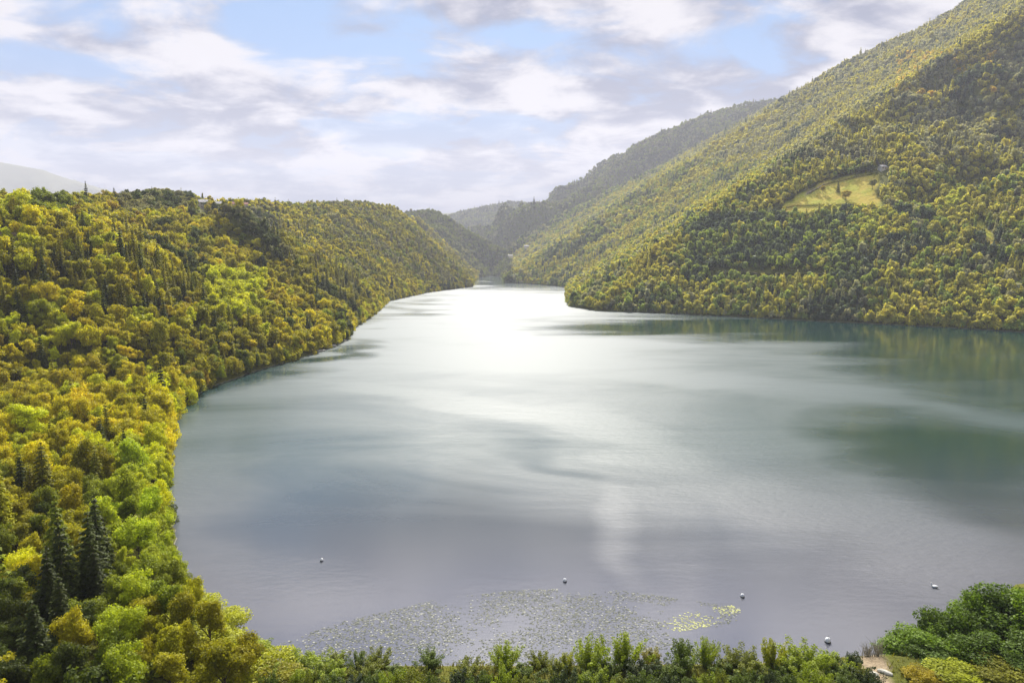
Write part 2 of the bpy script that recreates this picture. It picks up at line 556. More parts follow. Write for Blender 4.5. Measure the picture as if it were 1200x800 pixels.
def merge(parts):
    V, F, o = [], [], 0
    for v, f in parts:
        V += [tuple(q) for q in v]; F += [tuple(i + o for i in q) for q in f]; o += len(v)
    return V, F


def broadleaf_geo(seed, count, size, tall=1.0):
    """a rounded, uneven crown of leaf clumps; about 10 m tall and 8 m wide"""
    r = np.random.default_rng(seed)
    nb = 34
    C, Rb = [], []
    ax = r.uniform(0.72, 1.25, 3); ax[2] = r.uniform(0.85, 1.2)
    lobe = r.normal(size=3) * np.array([1.0, 1.0, 0.6])
    for i in range(nb):
        d = r.normal(size=3); d /= np.linalg.norm(d)
        d[2] = d[2] if d[2] > -0.55 else -d[2]
        k = r.uniform(0.45, 1.12)
        q = lobe * (1 if i % 3 == 0 else -0.3)
        C.append((d[0] * 2.8 * k * ax[0] + q[0], d[1] * 2.8 * k * ax[1] + q[1], 5.2 + d[2] * 3.7 * k * ax[2] * tall + q[2])); Rb.append(r.uniform(0.55, 1.45) * (1.2 - 0.45 * k))
    C, Rb = np.array(C), np.array(Rb)
    pick = r.choice(nb, count, p=Rb ** 2 / (Rb ** 2).sum())
    d = r.normal(size=(count, 3)); d /= np.linalg.norm(d, axis=1, keepdims=True)
    d[:, 2] = np.where(d[:, 2] < -0.35, -d[:, 2], d[:, 2])
    c = C[pick] + d * (Rb[pick] * np.where(r.random(count) < 0.42, r.uniform(0.9, 1.6, count), r.uniform(0.55, 1.08, count)))[:, None]
    v, f = leaves(c, d, size, r, 0.62)
    shade = 0.5 + 0.28 * (r.random(nb)[pick] - 0.5) + 0.55 * (r.random(count) - 0.5)
    limbs = [tube([(0, 0, -0.6), (0.05, 0, 1.6), (-0.1, 0.1, 4.0), (0, 0, 6.6)], [0.3, 0.22, 0.17, 0.06])]
    for i in range(5):
        a = i * 1.3 + r.uniform(0, 0.6)
        limbs.append(tube([(-0.05, 0.05, 2.6 + 0.35 * i), (math.cos(a) * 1.2, math.sin(a) * 1.2, 4.1 + 0.3 * i), (math.cos(a) * 2.4, math.sin(a) * 2.4, 5.2 + 0.3 * i)], [0.12, 0.08, 0.03], 5))
    return (v, f, np.clip(shade, 0, 1)), merge(limbs)


def conifer_geo(seed, count, size):
    """whorls of drooping boughs round a straight stem; about 14 m tall"""
    r = np.random.default_rng(seed)
    H = 14.0
    h = 1.4 + (H - 1.6) * (1 - np.sqrt(r.random(count)))
    lvl = np.round(h / 0.85) * 0.85
    ang = (np.floor(r.random(count) * 8) + lvl * 1.7 + r.normal(0, 0.13, count)) * (2 * math.pi / 8)
    rad = (2.9 * (1 - (lvl / H) ** 1.15) + 0.12) * np.sqrt(r.random(count)) * (0.86 + 0.28 * np.sin(lvl * 7.1 + np.floor(ang * 1.27) * 2.3))
    z = lvl - rad * 0.30 + r.normal(0, 0.10, count)
    c = np.stack([np.cos(ang) * rad, np.sin(ang) * rad, z], 1)
    nrm = np.stack([np.cos(ang) * 0.5, np.sin(ang) * 0.5, np.ones(count)], 1)
    v, f = leaves(c, nrm, size, r, 0.66, 0.4)
    shade = 0.45 + 0.6 * (r.random(count) - 0.5)
    return (v, f, np.clip(shade, 0, 1)), tube([(0, 0, -0.5), (0, 0, 5), (0, 0, 13.6)], [0.26, 0.17, 0.03])


def shrub_geo(seed, count, size):
    """a many-stemmed waterside shrub with upright leafy shoots; about 5 m tall"""
    r = np.random.default_rng(seed)
    ns = 30
    base = r.normal(0, 0.42, (ns, 2)); lean = base * 1.5 + r.normal(0, 0.35, (ns, 2))
    top = r.uniform(2.6, 5.1, ns) * np.clip(1.12 - 0.16 * np.hypot(lean[:, 0], lean[:, 1]), 0.55, 1.1)
    s = r.integers(0, ns, count); tt = r.random(count) ** 0.75
    w = 0.46 * np.sqrt(np.clip(1.12 - tt, 0.05, 1)) * (0.5 + tt * 0.9)
    d = r.normal(size=(count, 3)); d /= np.linalg.norm(d, axis=1, keepdims=True)
    c = np.stack([base[s, 0] + lean[s, 0] * tt, base[s, 1] + lean[s, 1] * tt, 0.25 + top[s] * tt], 1) + d * w[:, None]
    c[:, 2] = np.maximum(c[:, 2], 0.1)
    d[:, 2] += 0.3
    v, f = leaves(c, d, size, r, 0.45)
    shade = 0.5 + 0.4 * (r.random(ns)[s] - 0.5) + 0.5 * (r.random(count) - 0.5)
    st = [tube([(base[i, 0], base[i, 1], -0.3), (base[i, 0] + lean[i, 0] * 0.5, base[i, 1] + lean[i, 1] * 0.5, top[i] * 0.5), (base[i, 0] + lean[i, 0] * 0.95, base[i, 1] + lean[i, 1] * 0.95, top[i] * 0.95)], [0.04, 0.03, 0.012], 4) for i in range(0, ns, 2)]
    return (v, f, np.clip(shade, 0, 1)), merge(st)


def bush_geo(seed, count, size):
    """a dense dome of leaf clumps down to the ground; about 5 m tall and 6 m wide"""
    r = np.random.default_rng(seed)
    nb = 44
    d = r.normal(size=(nb, 3)); d /= np.linalg.norm(d, axis=1, keepdims=True); d[:, 2] = np.abs(d[:, 2])
    k = r.uniform(0.6, 1.0, nb)[:, None]
    C = d * k * np.array([2.5, 2.5, 4.1]) + np.array([0, 0, 0.45])
    Rb = r.uniform(0.5, 1.0, nb)
    pick = r.choice(nb, count, p=Rb ** 2 / (Rb ** 2).sum())
    q = r.normal(size=(count, 3)); q /= np.linalg.norm(q, axis=1, keepdims=True)
    c = C[pick] + q * (Rb[pick] * r.uniform(0.7, 1.12, count))[:, None]
    c[:, 2] = np.maximum(c[:, 2], 0.08)
    v, f = leaves(c, q, size, r, 0.55)
    shade = 0.5 + 0.35 * (r.random(nb)[pick] - 0.5) + 0.55 * (r.random(count) - 0.5)
    st = [tube([(0, 0, -0.3), (math.cos(a) * 0.7, math.sin(a) * 0.7, 1.4), (math.cos(a) * 1.3, math.sin(a) * 1.3, 3.0)], [0.09, 0.06, 0.02], 5) for a in np.arange(0, 6.2, 0.9)]
    return (v, f, np.clip(shade, 0, 1)), merge(st)


def crown_mesh(name, geo, mat):
    v, f, sh = geo
    me = mesh(name, v, f, mat)
    a = me.attributes.new('leaf', 'FLOAT', 'FACE')
    a.data.foreach_set('value', sh.astype(np.float32))
    return me


KINDS = {}
for kind, fn, seeds, cnt, size in (('broadleaf_tree', broadleaf_geo, (11, 12, 13, 14, 15), 8000, 0.36), ('conifer_tree', conifer_geo, (31, 32, 33), 7000, 0.40),
                                   ('waterside_shrub', shrub_geo, (51, 52, 53), 5200, 0.21), ('leafy_bush', bush_geo, (61, 62, 63), 5600, 0.26)):
    KINDS[kind] = []
    for s in seeds:
        cg, (tv, tf) = fn(s, cnt, size)
        KINDS[kind].append((crown_mesh(kind + '_crown', cg, M_LEAF), mesh(kind + '_trunk', tv, tf, M_BARK, smooth=True)))


def template(kind, fn, seed, cnt, size):
    """a whole tree as one mesh, the pattern the forest repeats"""
    cg, (tv, tf) = fn(seed, cnt, size)
    v, f, sh = cg
    V = np.concatenate([v, np.array(tv)]); F = np.concatenate([f, np.array(tf) + len(v)])
    me = mesh(kind + '_pattern', V, F, [M_LEAFI, M_BARK], np.r_[np.zeros(len(f)), np.ones(len(tf))])
    a = me.attributes.new('leaf', 'FLOAT', 'FACE')
    a.data.foreach_set('value', np.r_[sh, np.zeros(len(tf))].astype(np.float32))
    return bpy.data.objects.new(kind + '_pattern', me)


TPL_NEAR = [template('broadleaf', broadleaf_geo, s, 2600, 0.62) for s in (11, 12, 13, 14, 15)] + [template('conifer', conifer_geo, s, 2200, 0.68) for s in (31, 32, 33)] + [template('leafy_bush', bush_geo, s, 1500, 0.5) for s in (61, 62)]
TPL_FAR = [template('broadleaf', broadleaf_geo, s, 420, 1.5) for s in (21, 22, 23, 24, 25)] + [template('conifer', conifer_geo, s, 380, 1.6) for s in (41, 42, 43)] + [template('leafy_bush', bush_geo, s, 420, 0.9) for s in (63, 64)]

# ------------------------------------------------------------------ where the trees stand
cand = []
for y0, y1, sp in ((58, 160, 3.8), (160, 350, 4.26), (350, 800, 4.8), (800, 1500, 5.7), (1500, 2600, 7.4), (2600, 4700, 12.0)):
    ys = np.arange(y0, y1, sp * 0.87)
    for j, yy in enumerate(ys):
        xs = np.arange(-0.86 * yy - 15, 0.86 * yy + 15, sp) + (sp / 2 if j % 2 else 0)
        cand.append(np.stack([xs + rng.uniform(-0.36, 0.36, len(xs)) * sp, yy + rng.uniform(-0.36, 0.36, len(xs)) * sp, np.full(len(xs), sp)], 1))
for i in range(len(SHORE_PX) - 1):
    a_, b_ = LAKE[i], LAKE[i + 1]
    L = float(np.hypot(*(b_ - a_)))
    k = int(L / (2.4 if a_[1] < 700 else 4.5))
    tt = (np.arange(k) + rng.uniform(0.2, 0.8, k)) / max(k, 1)
    nrm = np.array([-(b_ - a_)[1], (b_ - a_)[0]]) / L
    q = a_ + tt[:, None] * (b_ - a_) + nrm * rng.uniform(-0.3, 1.6, k)[:, None]
    cand.append(np.c_[q, np.full(k, 3.5 if a_[1] < 140 else 3.9 if a_[1] < 700 else 4.3)])
cand = np.concatenate(cand)
cz, csd = height(cand[:, 0], cand[:, 1])
keep = (csd > -0.4) & ~((csd < 2.2) & (cand[:, 1] < 140) & ~np.isin(np.round(cand[:, 2], 3), (3.5, 3.9, 4.3))) & ~((cand[:, 0] > np.where(cand[:, 1] < 84, -31, -40)) & (cand[:, 1] < 130))
for P, kd in PATCHES: keep &= ~in_poly(cand[:, 0], cand[:, 1], P)
for tp in TRACKS:
    for qx, qy in tp: keep &= np.hypot(cand[:, 0] - qx, cand[:, 1] - qy + 2.5) > 6.5
HOUSE_AT = [(235, 238, 700), None, None]
for hx, hy, hd in [q for q in HOUSE_AT if q] + [(256, 247.5, 0), (271, 247, 0), (286, 247, 0), (1034, 199, 0), (617, 292, 0), (598, 303, 0)]:
    hx, hd = pt(hx, hy, hd)[:2] if hd else march(hx, hy)[:2]
    L = math.hypot(hx, hd); ux_, uy_ = -hx / L, -hd / L
    al = (cand[:, 0] - hx) * ux_ + (cand[:, 1] - hd) * uy_
    ac = (cand[:, 0] - hx) * uy_ - (cand[:, 1] - hd) * ux_
    keep &= ~((al > -7) & (al < (130 if 600 < hd < 1000 and hx < 0 else 46)) & (np.abs(ac) < (5 if hx < 0 else 7)))
cand, cz, csd = cand[keep], cz[keep], csd[keep]
# what the ground in front hides
uy = np.geomspace(55, 7000, 420); uu = np.linspace(-0.9, 0.9, 700)
VY, VU = np.meshgrid(uy, uu, indexing='ij')
vh, vsd = height(VU * VY, VY)
ang = np.maximum.accumulate((vh + np.where(vsd > 4, 3.0, 0.0) - CAM_Z) / VY, axis=0)
iy = np.clip(np.searchsorted(uy, cand[:, 1] - 14) - 1, 0, len(uy) - 1)
iu = np.clip(np.round((cand[:, 0] / cand[:, 1] + 0.9) / 1.8 * 699).astype(int), 0, 699)
size = np.where(cand[:, 2] == 3.5, 0.50, np.where(cand[:, 2] == 3.9, 0.95, np.where(cand[:, 2] == 4.3, 1.0, np.where(cand[:, 2] > 10, 1.35, cand[:, 2] / 6.8)))) * np.clip(rng.lognormal(0, 0.24, len(cand)), 0.6, 1.7)
vis = (cz + 11 * size - CAM_Z) / cand[:, 1] > ang[iy, iu] - 0.004
vx, vy = project(cand[:, 0], cand[:, 1], cz + 5 * size)
edge = np.interp(vy, [480, 500, 560, 610, 660, 700, 735, 770, 800, 830], [232, 207, 211, 216, 222, 236, 272, 318, 380, 440])
vis &= ~((cand[:, 1] < 215) & (cand[:, 0] < 0) & (vx + np.where(cand[:, 2] == 3.5, 2.6, 3.6) * size / cand[:, 1] * FPX > edge + 3))
cand, cz, csd, size = cand[vis], cz[vis], csd[vis], size[vis]
X, Y, SP = cand.T
BUSH = np.isin(np.round(SP, 3), (3.5, 3.9, 4.3))
PXX, PYY = project(X, Y, cz + 6 * size)
print('trees standing:', len(X))

COL = {'golden': (0.53, 0.475, 0.008), 'olive': (0.345, 0.325, 0.012), 'lime': (0.50, 0.52, 0.012), 'green': (0.215, 0.255, 0.014),
       'dark green': (0.085, 0.110, 0.014), 'russet': (0.42, 0.325, 0.016), 'pale green': (0.37, 0.43, 0.022), 'grey green': (0.27, 0.265, 0.11)}
CN = list(COL)
CV = np.array([COL[c] for c in CN])
patch = fbm(X / 55, Y / 55, 3, 77)
patch3 = fbm(X / 38, Y / 38, 3, 29)
patch4 = fbm(X / 50, Y / 50, 3, 43)
TONE = ['dark green', 'grey green', 'green', 'olive', 'pale green', 'russet', 'golden', 'lime']
patch2 = fbm(X / 120, Y / 120, 3, 91)
con = np.zeros(len(X), bool)
ci = np.zeros(len(X), int)
for i in range(len(X)):
    px, py, y = PXX[i], PYY[i], Y[i]
    p, q, rr = patch[i], patch2[i], min(0.999, max(0.0, 0.5 + 1.0 * patch3[i] + rng.normal(0, 0.2)))
    if y < 2000 and X[i] < 0 and px < 560:                      # left bank
        w = dict(golden=0.42, olive=0.42, green=0.07, russet=0.03, lime=0.06, **{'dark green': 0.04})
        cw = 0.07
        if p > 0.15: w['golden'] += 0.5
        if p < -0.2: w['olive'] += 0.4; w['dark green'] += 0.1; cw += 0.12
        if py > 560 and px < 190:
            w['dark green'] += 0.25; w['olive'] += 0.3; w['green'] += 0.2; cw += 0.30
            if py > 640 and px < 170: cw += 0.2; w['dark green'] += 0.5
        if px > 118 - max(0, py - 640) * 0.05 and 520 < py and csd[i] < 34:
            w = {'lime': 0.35, 'pale green': 0.55, 'green': 0.1}; cw = 0.03
        if py > 700 and px > 150: w = {'lime': 0.4, 'pale green': 0.3, 'olive': 0.3}; cw = 0
        if 240 < px < 312 and 316 < py < 372: w = {'lime': 1.0}; cw = 0
        if 140 < px < 225 and py < 250: w = {'dark green': 0.5, 'grey green': 0.5}; cw = 0.18
        if 28 < px < 80 and py < 250: w = {'green': 0.7, 'dark green': 0.3}; cw = 0
        if 225 < px < 420 and 245 < py < 370 and -30 < (py - 250) - (px - 270) * 0.72 < 14: w = {'dark green': 0.55, 'grey green': 0.3, 'olive': 0.15}; cw = 0.4  # shade on the spur's flank put into the colour: darker trees along this band
        if px < 28 and 225 < py < 275: w = {'golden': 0.8, 'lime': 0.2}; cw = 0
        if px > 330 and py < 330: w = {'olive': 0.5, 'grey green': 0.2, 'golden': 0.12, 'green': 0.18}; cw = max(cw, 0.1)
    elif y < 2600 and X[i] > 0 and px > 585 and not (px < 930 and y > 2300):
        up = py < 190
        w = {'olive': 0.50, 'green': 0.26, 'grey green': 0.18, 'dark green': 0.06}
        cw = 0.12
        if up: w = {'grey green': 0.50, 'olive': 0.36, 'dark green': 0.06}; cw = 0.18
        if 1050 < px < 1170 and 62 < py < 112 and p > -0.2: w = {'golden': 0.4, 'russet': 0.35, 'olive': 0.25}; cw = 0.05
        if q > 0.12: w['golden'] = w.get('golden', 0) + 0.05; w['olive'] = w.get('olive', 0) + 0.2
        if q < -0.15: w['dark green'] = w.get('dark green', 0) + 0.3; cw += 0.15
        if 250 < py < 330 and 800 < px < 1010: w = {'dark green': 0.4, 'green': 0.45, 'olive': 0.15}; cw = 0.08
        if py > 346 and p > -0.1: w = {'golden': 0.12, 'olive': 0.58, 'green': 0.3}; cw = 0.02
        if 1010 < px < 1140 and 195 < py < 300 and p > -0.15: w = {'lime': 0.15, 'golden': 0.05, 'olive': 0.65, 'green': 0.15}; cw = 0.02
        if 640 < px < 740 and 300 < py < 350: w['golden'] = 0.05
    else:
        w = {'green': 0.45, 'dark green': 0.35, 'grey green': 0.2}
        cw = 0.12
    tot = sum(w.values()); acc = 0
    for k_, v_ in sorted(w.items(), key=lambda e: TONE.index(e[0])):
        acc += v_ / tot
        if rr <= acc: ci[i] = CN.index(k_); break
    con[i] = rng.random() < cw * max(0.15, 1 + 3.2 * patch4[i])
    if con[i] and CN[ci[i]] in ('golden', 'lime', 'pale green', 'russet'): ci[i] = CN.index('olive' if rng.random() < 0.4 else 'dark green')
size = np.where(con & (Y < 140), size * 1.3, size)
tall = rng.uniform(0.85, 1.35, len(X)) * np.where(size > 1.15, 0.9, 1.08)
con &= ~BUSH
con &= ~((PYY < 262) & (X < 0) & (Y < 1900) & (rng.random(len(X)) < 0.8))
size = np.where((Y < 100) & ~con, np.minimum(size, 0.6), size)
tint = CV[ci] * rng.uniform(0.70, 1.25, (len(X), 1)) * rng.uniform(0.965, 1.035, (len(X), 3))

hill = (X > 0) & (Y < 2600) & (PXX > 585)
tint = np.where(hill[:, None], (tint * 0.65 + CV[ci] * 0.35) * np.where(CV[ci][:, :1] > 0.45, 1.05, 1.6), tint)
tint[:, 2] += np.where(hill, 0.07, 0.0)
# the trees that show largest stand as things of their own
infr = (PXX > -12) & (PXX < 1212) & (PYY > 150) & (PYY < 812)
score = np.where(infr, size * np.where(con, 0.8, np.where(BUSH, 0.75, 1.0)) / Y, 0)
NEAR = set(np.argsort(-score)[:270].tolist())


def plant(name, kind, variant, loc, rz, s, c):
    crown, trunk = KINDS[kind][variant]
    t_ = empty(name, loc, rz, s)
    o = link('crown', crown, t_); o.color = (*c, 1)
    link('trunk' if kind.endswith('tree') else 'stems', trunk, t_)
    return t_


BOUND = {}
for kind in KINDS:
    BOUND[kind] = []
    for crown, _ in KINDS[kind]:
        q = np.empty(len(crown.vertices) * 3, np.float32); crown.vertices.foreach_get('co', q); q = q.reshape(-1, 3)
        BOUND[kind].append((2 * float(np.percentile(np.hypot(q[:, 0], q[:, 1]), 97)), float(np.percentile(q[:, 2], 99.3))))


def fit(o, kind, variant, w, h):
    bw, bh = BOUND[kind][variant]
    o.scale = (w / bw, w / bw, h / bh)


PLANTS = []          # (object, kind, colour word, pixel x, pixel y, zone, size word)
for i in sorted(NEAR):
    kind = 'leafy_bush' if BUSH[i] else 'conifer_tree' if con[i] else 'broadleaf_tree'
    s = size[i] * (0.95 if con[i] else 1.0)
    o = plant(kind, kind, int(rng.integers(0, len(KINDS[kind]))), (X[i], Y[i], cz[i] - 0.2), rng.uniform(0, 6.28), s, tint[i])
    o.scale.z *= tall[i]
    if con[i]: o.scale.x *= 1.3; o.scale.y *= 1.3
    PLANTS.append([o, kind, CN[ci[i]], PXX[i], PYY[i], csd[i]])


def forest(name, label, cat, sel, tpls):
    """a wood too large to count: one object that repeats tree patterns on its points"""
    sel = np.array([i for i in np.nonzero(sel)[0] if i not in NEAR])
    me = bpy.data.meshes.new(name)
    P = np.stack([X[sel], Y[sel], cz[sel] - 0.3], 1).astype(np.float32)
    me.vertices.add(len(P)); me.vertices.foreach_set('co', P.ravel())
    var = np.where(BUSH[sel], 8 + rng.integers(0, 2, len(sel)), np.where(con[sel], 5 + rng.integers(0, 3, len(sel)), rng.integers(0, 5, len(sel))))
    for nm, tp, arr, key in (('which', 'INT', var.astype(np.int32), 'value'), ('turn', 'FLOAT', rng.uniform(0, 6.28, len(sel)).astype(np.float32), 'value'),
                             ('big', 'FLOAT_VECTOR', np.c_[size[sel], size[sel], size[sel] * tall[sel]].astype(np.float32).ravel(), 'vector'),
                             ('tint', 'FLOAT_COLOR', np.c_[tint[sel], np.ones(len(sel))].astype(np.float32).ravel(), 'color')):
        a = me.attributes.new(nm, tp, 'POINT')
        a.data.foreach_set(key, arr)
    o = link(name, me)
    tag(o, label, cat, kind='stuff')
    g = bpy.data.node_groups.new(name, 'GeometryNodeTree')
    g.interface.new_socket('Geometry', in_out='INPUT', socket_type='NodeSocketGeometry')
    g.interface.new_socket('Geometry', in_out='OUTPUT', socket_type='NodeSocketGeometry')
    gi, go = g.nodes.new('NodeGroupInput'), g.nodes.new('NodeGroupOutput')

    def attr(nm, tp):
        a = g.nodes.new('GeometryNodeInputNamedAttribute'); a.data_type = tp; a.inputs['Name'].default_value = nm
        return a.outputs['Attribute']
    aw, att, ab_ = attr('which', 'INT'), attr('turn', 'FLOAT'), attr('big', 'FLOAT_VECTOR')
    cx = g.nodes.new('ShaderNodeCombineXYZ'); g.links.new(att, cx.inputs[2])
    jn = g.nodes.new('GeometryNodeJoinGeometry')
    for k, tp in enumerate(tpls):
        oi = g.nodes.new('GeometryNodeObjectInfo'); oi.inputs['Object'].default_value = tp; oi.inputs['As Instance'].default_value = False
        gti = g.nodes.new('GeometryNodeGeometryToInstance'); g.links.new(oi.outputs['Geometry'], gti.inputs[0])
        cmp_ = g.nodes.new('FunctionNodeCompare'); cmp_.data_type = 'INT'; cmp_.operation = 'EQUAL'
        ins = [q for q in cmp_.inputs if q.enabled and q.type == 'INT']
        g.links.new(aw, ins[0]); ins[1].default_value = k
        ip = g.nodes.new('GeometryNodeInstanceOnPoints')
        g.links.new(gi.outputs[0], ip.inputs['Points'])
        g.links.new(cmp_.outputs[0], ip.inputs['Selection'])
        g.links.new(gti.outputs[0], ip.inputs['Instance'])
        g.links.new(cx.outputs[0], ip.inputs['Rotation'])
        g.links.new(ab_, ip.inputs['Scale'])
        g.links.new(ip.outputs[0], jn.inputs[0])
    g.links.new(jn.outputs[0], go.inputs[0])
    md = o.modifiers.new('trees', 'NODES'); md.node_group = g
    print(name, len(sel))
    return o


LEFT = (X < 0) & (Y < 1900)
RIGHT = (X >= 0) & (Y < 2600) & (PXX > 585)
forest('bank_forest', 'golden and olive mixed forest covering the left bank behind the nearest trees', 'forest', LEFT & (Y < 700), TPL_NEAR)
forest('hill_forest', 'olive forest on the farther wooded hills of the left shore', 'forest', LEFT & (Y >= 700), TPL_FAR)
forest('mountain_forest', 'olive and dark green forest covering the mountain on the right shore', 'forest', RIGHT, TPL_FAR)
forest('distant_forest', 'hazy blue green forest on the hills beyond the lake end', 'forest', ~LEFT & ~RIGHT, TPL_FAR)

# ------------------------------------------------------------------ planted near the water
def ground_z(x, y): return float(height(np.array([x]), np.array([y]))[0][0])


# shrubs along the near shore: (pixel x, pixel y of the top, pixel width, colour word, variant)
NS = [(352, 772, 46, 'lime', 0), (392, 766, 40, 'olive', 1), (420, 778, 34, 'green', 2), (441, 774, 36, 'olive', 0), (505, 777, 50, 'green', 1), (548, 790, 40, 'olive', 2),
      (572, 786, 30, 'russet', 0), (592, 757, 44, 'lime', 2), (634, 768, 28, 'olive', 0), (663, 764, 32, 'golden', 1), (692, 748, 44, 'lime', 0), (732, 741, 42, 'lime', 1),
      (764, 762, 36, 'russet', 2), (800, 752, 44, 'green', 1), (828, 748, 40, 'lime', 2), (866, 762, 44, 'olive', 0), (905, 747, 42, 'golden', 1), (936, 756, 48, 'lime', 0),
      (976, 765, 44, 'lime', 2), (1000, 766, 38, 'dark green', 1), (320, 782, 40, 'lime', 2), (290, 772, 46, 'pale green', 1), (462, 790, 40, 'green', 1), (610, 786, 46, 'green', 1),
      (655, 787, 40, 'olive', 2), (712, 780, 46, 'green', 1), (752, 786, 40, 'dark green', 0), (786, 782, 44, 'green', 2), (848, 786, 46, 'green', 2), (886, 780, 44, 'olive', 1),
      (920, 784, 44, 'green', 0), (956, 782, 44, 'lime', 1), (992, 787, 40, 'green', 0), (380, 792, 44, 'lime', 0), (430, 795, 40, 'olive', 2), (1010, 792, 30, 'olive', 2)]


def set_at(px, ptop, base_y):
    """ground point at depth base_y under pixel px, and the height that reaches pixel ptop"""
    x, _, ztop = pt(px, ptop, base_y)
    g = ground_z(x, base_y)
    return x, g, ztop - g


for k, (px, ptop, w, cw, vr) in enumerate(NS):
    yb = 77.6 + rng.uniform(-0.7, 0.7) if ptop < 780 else 75.2 + rng.uniform(-0.8, 0.8)
    x, g, hgt = set_at(px, ptop, yb)
    hgt = max(hgt, 2.0)
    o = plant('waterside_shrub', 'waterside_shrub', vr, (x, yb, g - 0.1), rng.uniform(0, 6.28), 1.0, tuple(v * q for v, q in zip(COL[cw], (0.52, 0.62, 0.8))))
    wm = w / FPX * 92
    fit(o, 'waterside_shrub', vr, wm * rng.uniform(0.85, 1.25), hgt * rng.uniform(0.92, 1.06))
    PLANTS.append([o, 'waterside_shrub', cw, px, ptop, 0.5])

# a last low row below them, running out of the frame
for k in range(30):
    px = 318 + 24.2 * k + rng.uniform(-8, 8)
    ptop = rng.uniform(783, 797)
    yb = 72.0 + rng.uniform(-0.8, 0.8)
    x, g, hgt = set_at(px, ptop, yb)
    vr = int(rng.integers(0, 3))
    cw = ('green', 'lime', 'olive', 'green', 'dark green')[k % 5]
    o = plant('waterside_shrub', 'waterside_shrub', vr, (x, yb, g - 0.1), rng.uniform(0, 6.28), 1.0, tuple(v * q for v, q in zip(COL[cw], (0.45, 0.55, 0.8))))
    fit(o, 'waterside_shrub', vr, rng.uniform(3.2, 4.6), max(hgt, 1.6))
    PLANTS.append([o, 'waterside_shrub', cw, px, ptop, 0.5])

# the dark clump of bushes in the lower right corner: (pixel x, pixel y of the top, width px, depth, colour, kind)
for px, ptop, w, yb, cw, kind in [(1170, 690, 96, 85, 'dark green', 0), (1126, 712, 70, 84, 'dark green', 0), (1212, 694, 90, 83, 'green', 0), (1150, 704, 60, 86, 'green', 0),
                                  (1080, 738, 80, 82.5, 'green', 0), (1052, 750, 56, 83, 'green', 0), (1104, 732, 60, 83, 'green', 1), (1146, 740, 80, 80, 'dark green', 0),
                                  (1190, 742, 84, 79, 'dark green', 0), (1124, 782, 70, 75.5, 'lime', 0), (1078, 794, 44, 75, 'golden', 0), (1174, 776, 76, 75.5, 'olive', 0),
                                  (1216, 770, 70, 76, 'dark green', 0), (1100, 716, 56, 85, 'dark green', 0), (1146, 694, 60, 86, 'green', 0), (1190, 690, 64, 86, 'dark green', 0), (1060, 742, 60, 84, 'green', 1), (1128, 748, 60, 80, 'green', 0), (1098, 764, 64, 80, 'dark green', 0), (1064, 772, 36, 81, 'dark green', 0)]:
    x, g, hgt = set_at(px, ptop, yb)
    hgt = max(hgt, 1.2)
    kn = 'waterside_shrub' if kind else 'leafy_bush'
    vr = int(rng.integers(0, 3))
    o = plant(kn, kn, vr, (x, yb, g - 0.1), rng.uniform(0, 6.28), 1.0, {'dark green': (0.10, 0.16, 0.014), 'green': (0.16, 0.25, 0.014), 'lime': (0.33, 0.36, 0.012), 'golden': (0.36, 0.29, 0.01), 'olive': (0.22, 0.22, 0.012)}.get(cw, COL[cw]))
    fit(o, kn, vr, w / FPX * 80, hgt)
    PLANTS.append([o, kn, cw, px, ptop, 0.5])

# lime bushes that close the lower left corner of the lake
for px, ptop, w, yb, cw in [(232, 728, 56, 88, 'lime'), (262, 744, 60, 84, 'lime'), (292, 762, 56, 80, 'pale green'), (322, 774, 50, 78, 'lime'), (214, 740, 60, 84, 'pale green'), (246, 764, 66, 79, 'lime'),
                            (284, 782, 60, 75, 'lime'), (324, 790, 54, 74, 'olive'), (210, 772, 60, 78, 'green'), (246, 790, 60, 74, 'lime'), (184, 752, 60, 82, 'lime'), (184, 784, 60, 75, 'pale green'), (216, 712, 46, 92, 'lime')]:
    x, g, hgt = set_at(px, ptop, yb)
    vr = int(rng.integers(0, 3))
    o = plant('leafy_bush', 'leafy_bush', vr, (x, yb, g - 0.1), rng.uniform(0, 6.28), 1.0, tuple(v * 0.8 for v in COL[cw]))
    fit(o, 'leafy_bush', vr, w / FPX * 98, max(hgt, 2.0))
    PLANTS.append([o, 'leafy_bush', cw, px, ptop, 0.5])

# grasses under them
M_GRASS = leaf_material('grass_blades', False)
k = 9000
gx = rng.uniform(-60, 72, k); gy = rng.uniform(58, 86, k)
gz, gs = height(gx, gy)
ok = (gs > 0.3) & ~in_poly(gx, gy, PATCHES[-1][0])
gx, gy, gz = gx[ok], gy[ok], gz[ok]; k = len(gx)
a_ = rng.uniform(0, 6.28, k); hgt = rng.uniform(0.2, 0.6, k); wd = rng.uniform(0.05, 0.13, k)
ox, oy = np.cos(a_) * wd, np.sin(a_) * wd
lx, ly = rng.normal(0, 0.25, k) * hgt, rng.normal(0, 0.25, k) * hgt
V = np.stack([np.stack([gx - ox, gy - oy, gz - 0.05], 1), np.stack([gx + ox, gy + oy, gz - 0.05], 1),
              np.stack([gx + ox * 0.4 + lx, gy + oy * 0.4 + ly, gz + hgt], 1), np.stack([gx - ox * 0.4 + lx, gy - oy * 0.4 + ly, gz + hgt], 1)], 1).reshape(-1, 3)
me = crown_mesh('shore_grass', (V, np.arange(4 * k).reshape(k, 4), rng.random(k)), M_GRASS)
o = link('shore_grass', me); o.color = (0.13, 0.13, 0.02, 1)
tag(o, 'tall olive grass between the shrubs along the near shore', 'grass', kind='stuff')

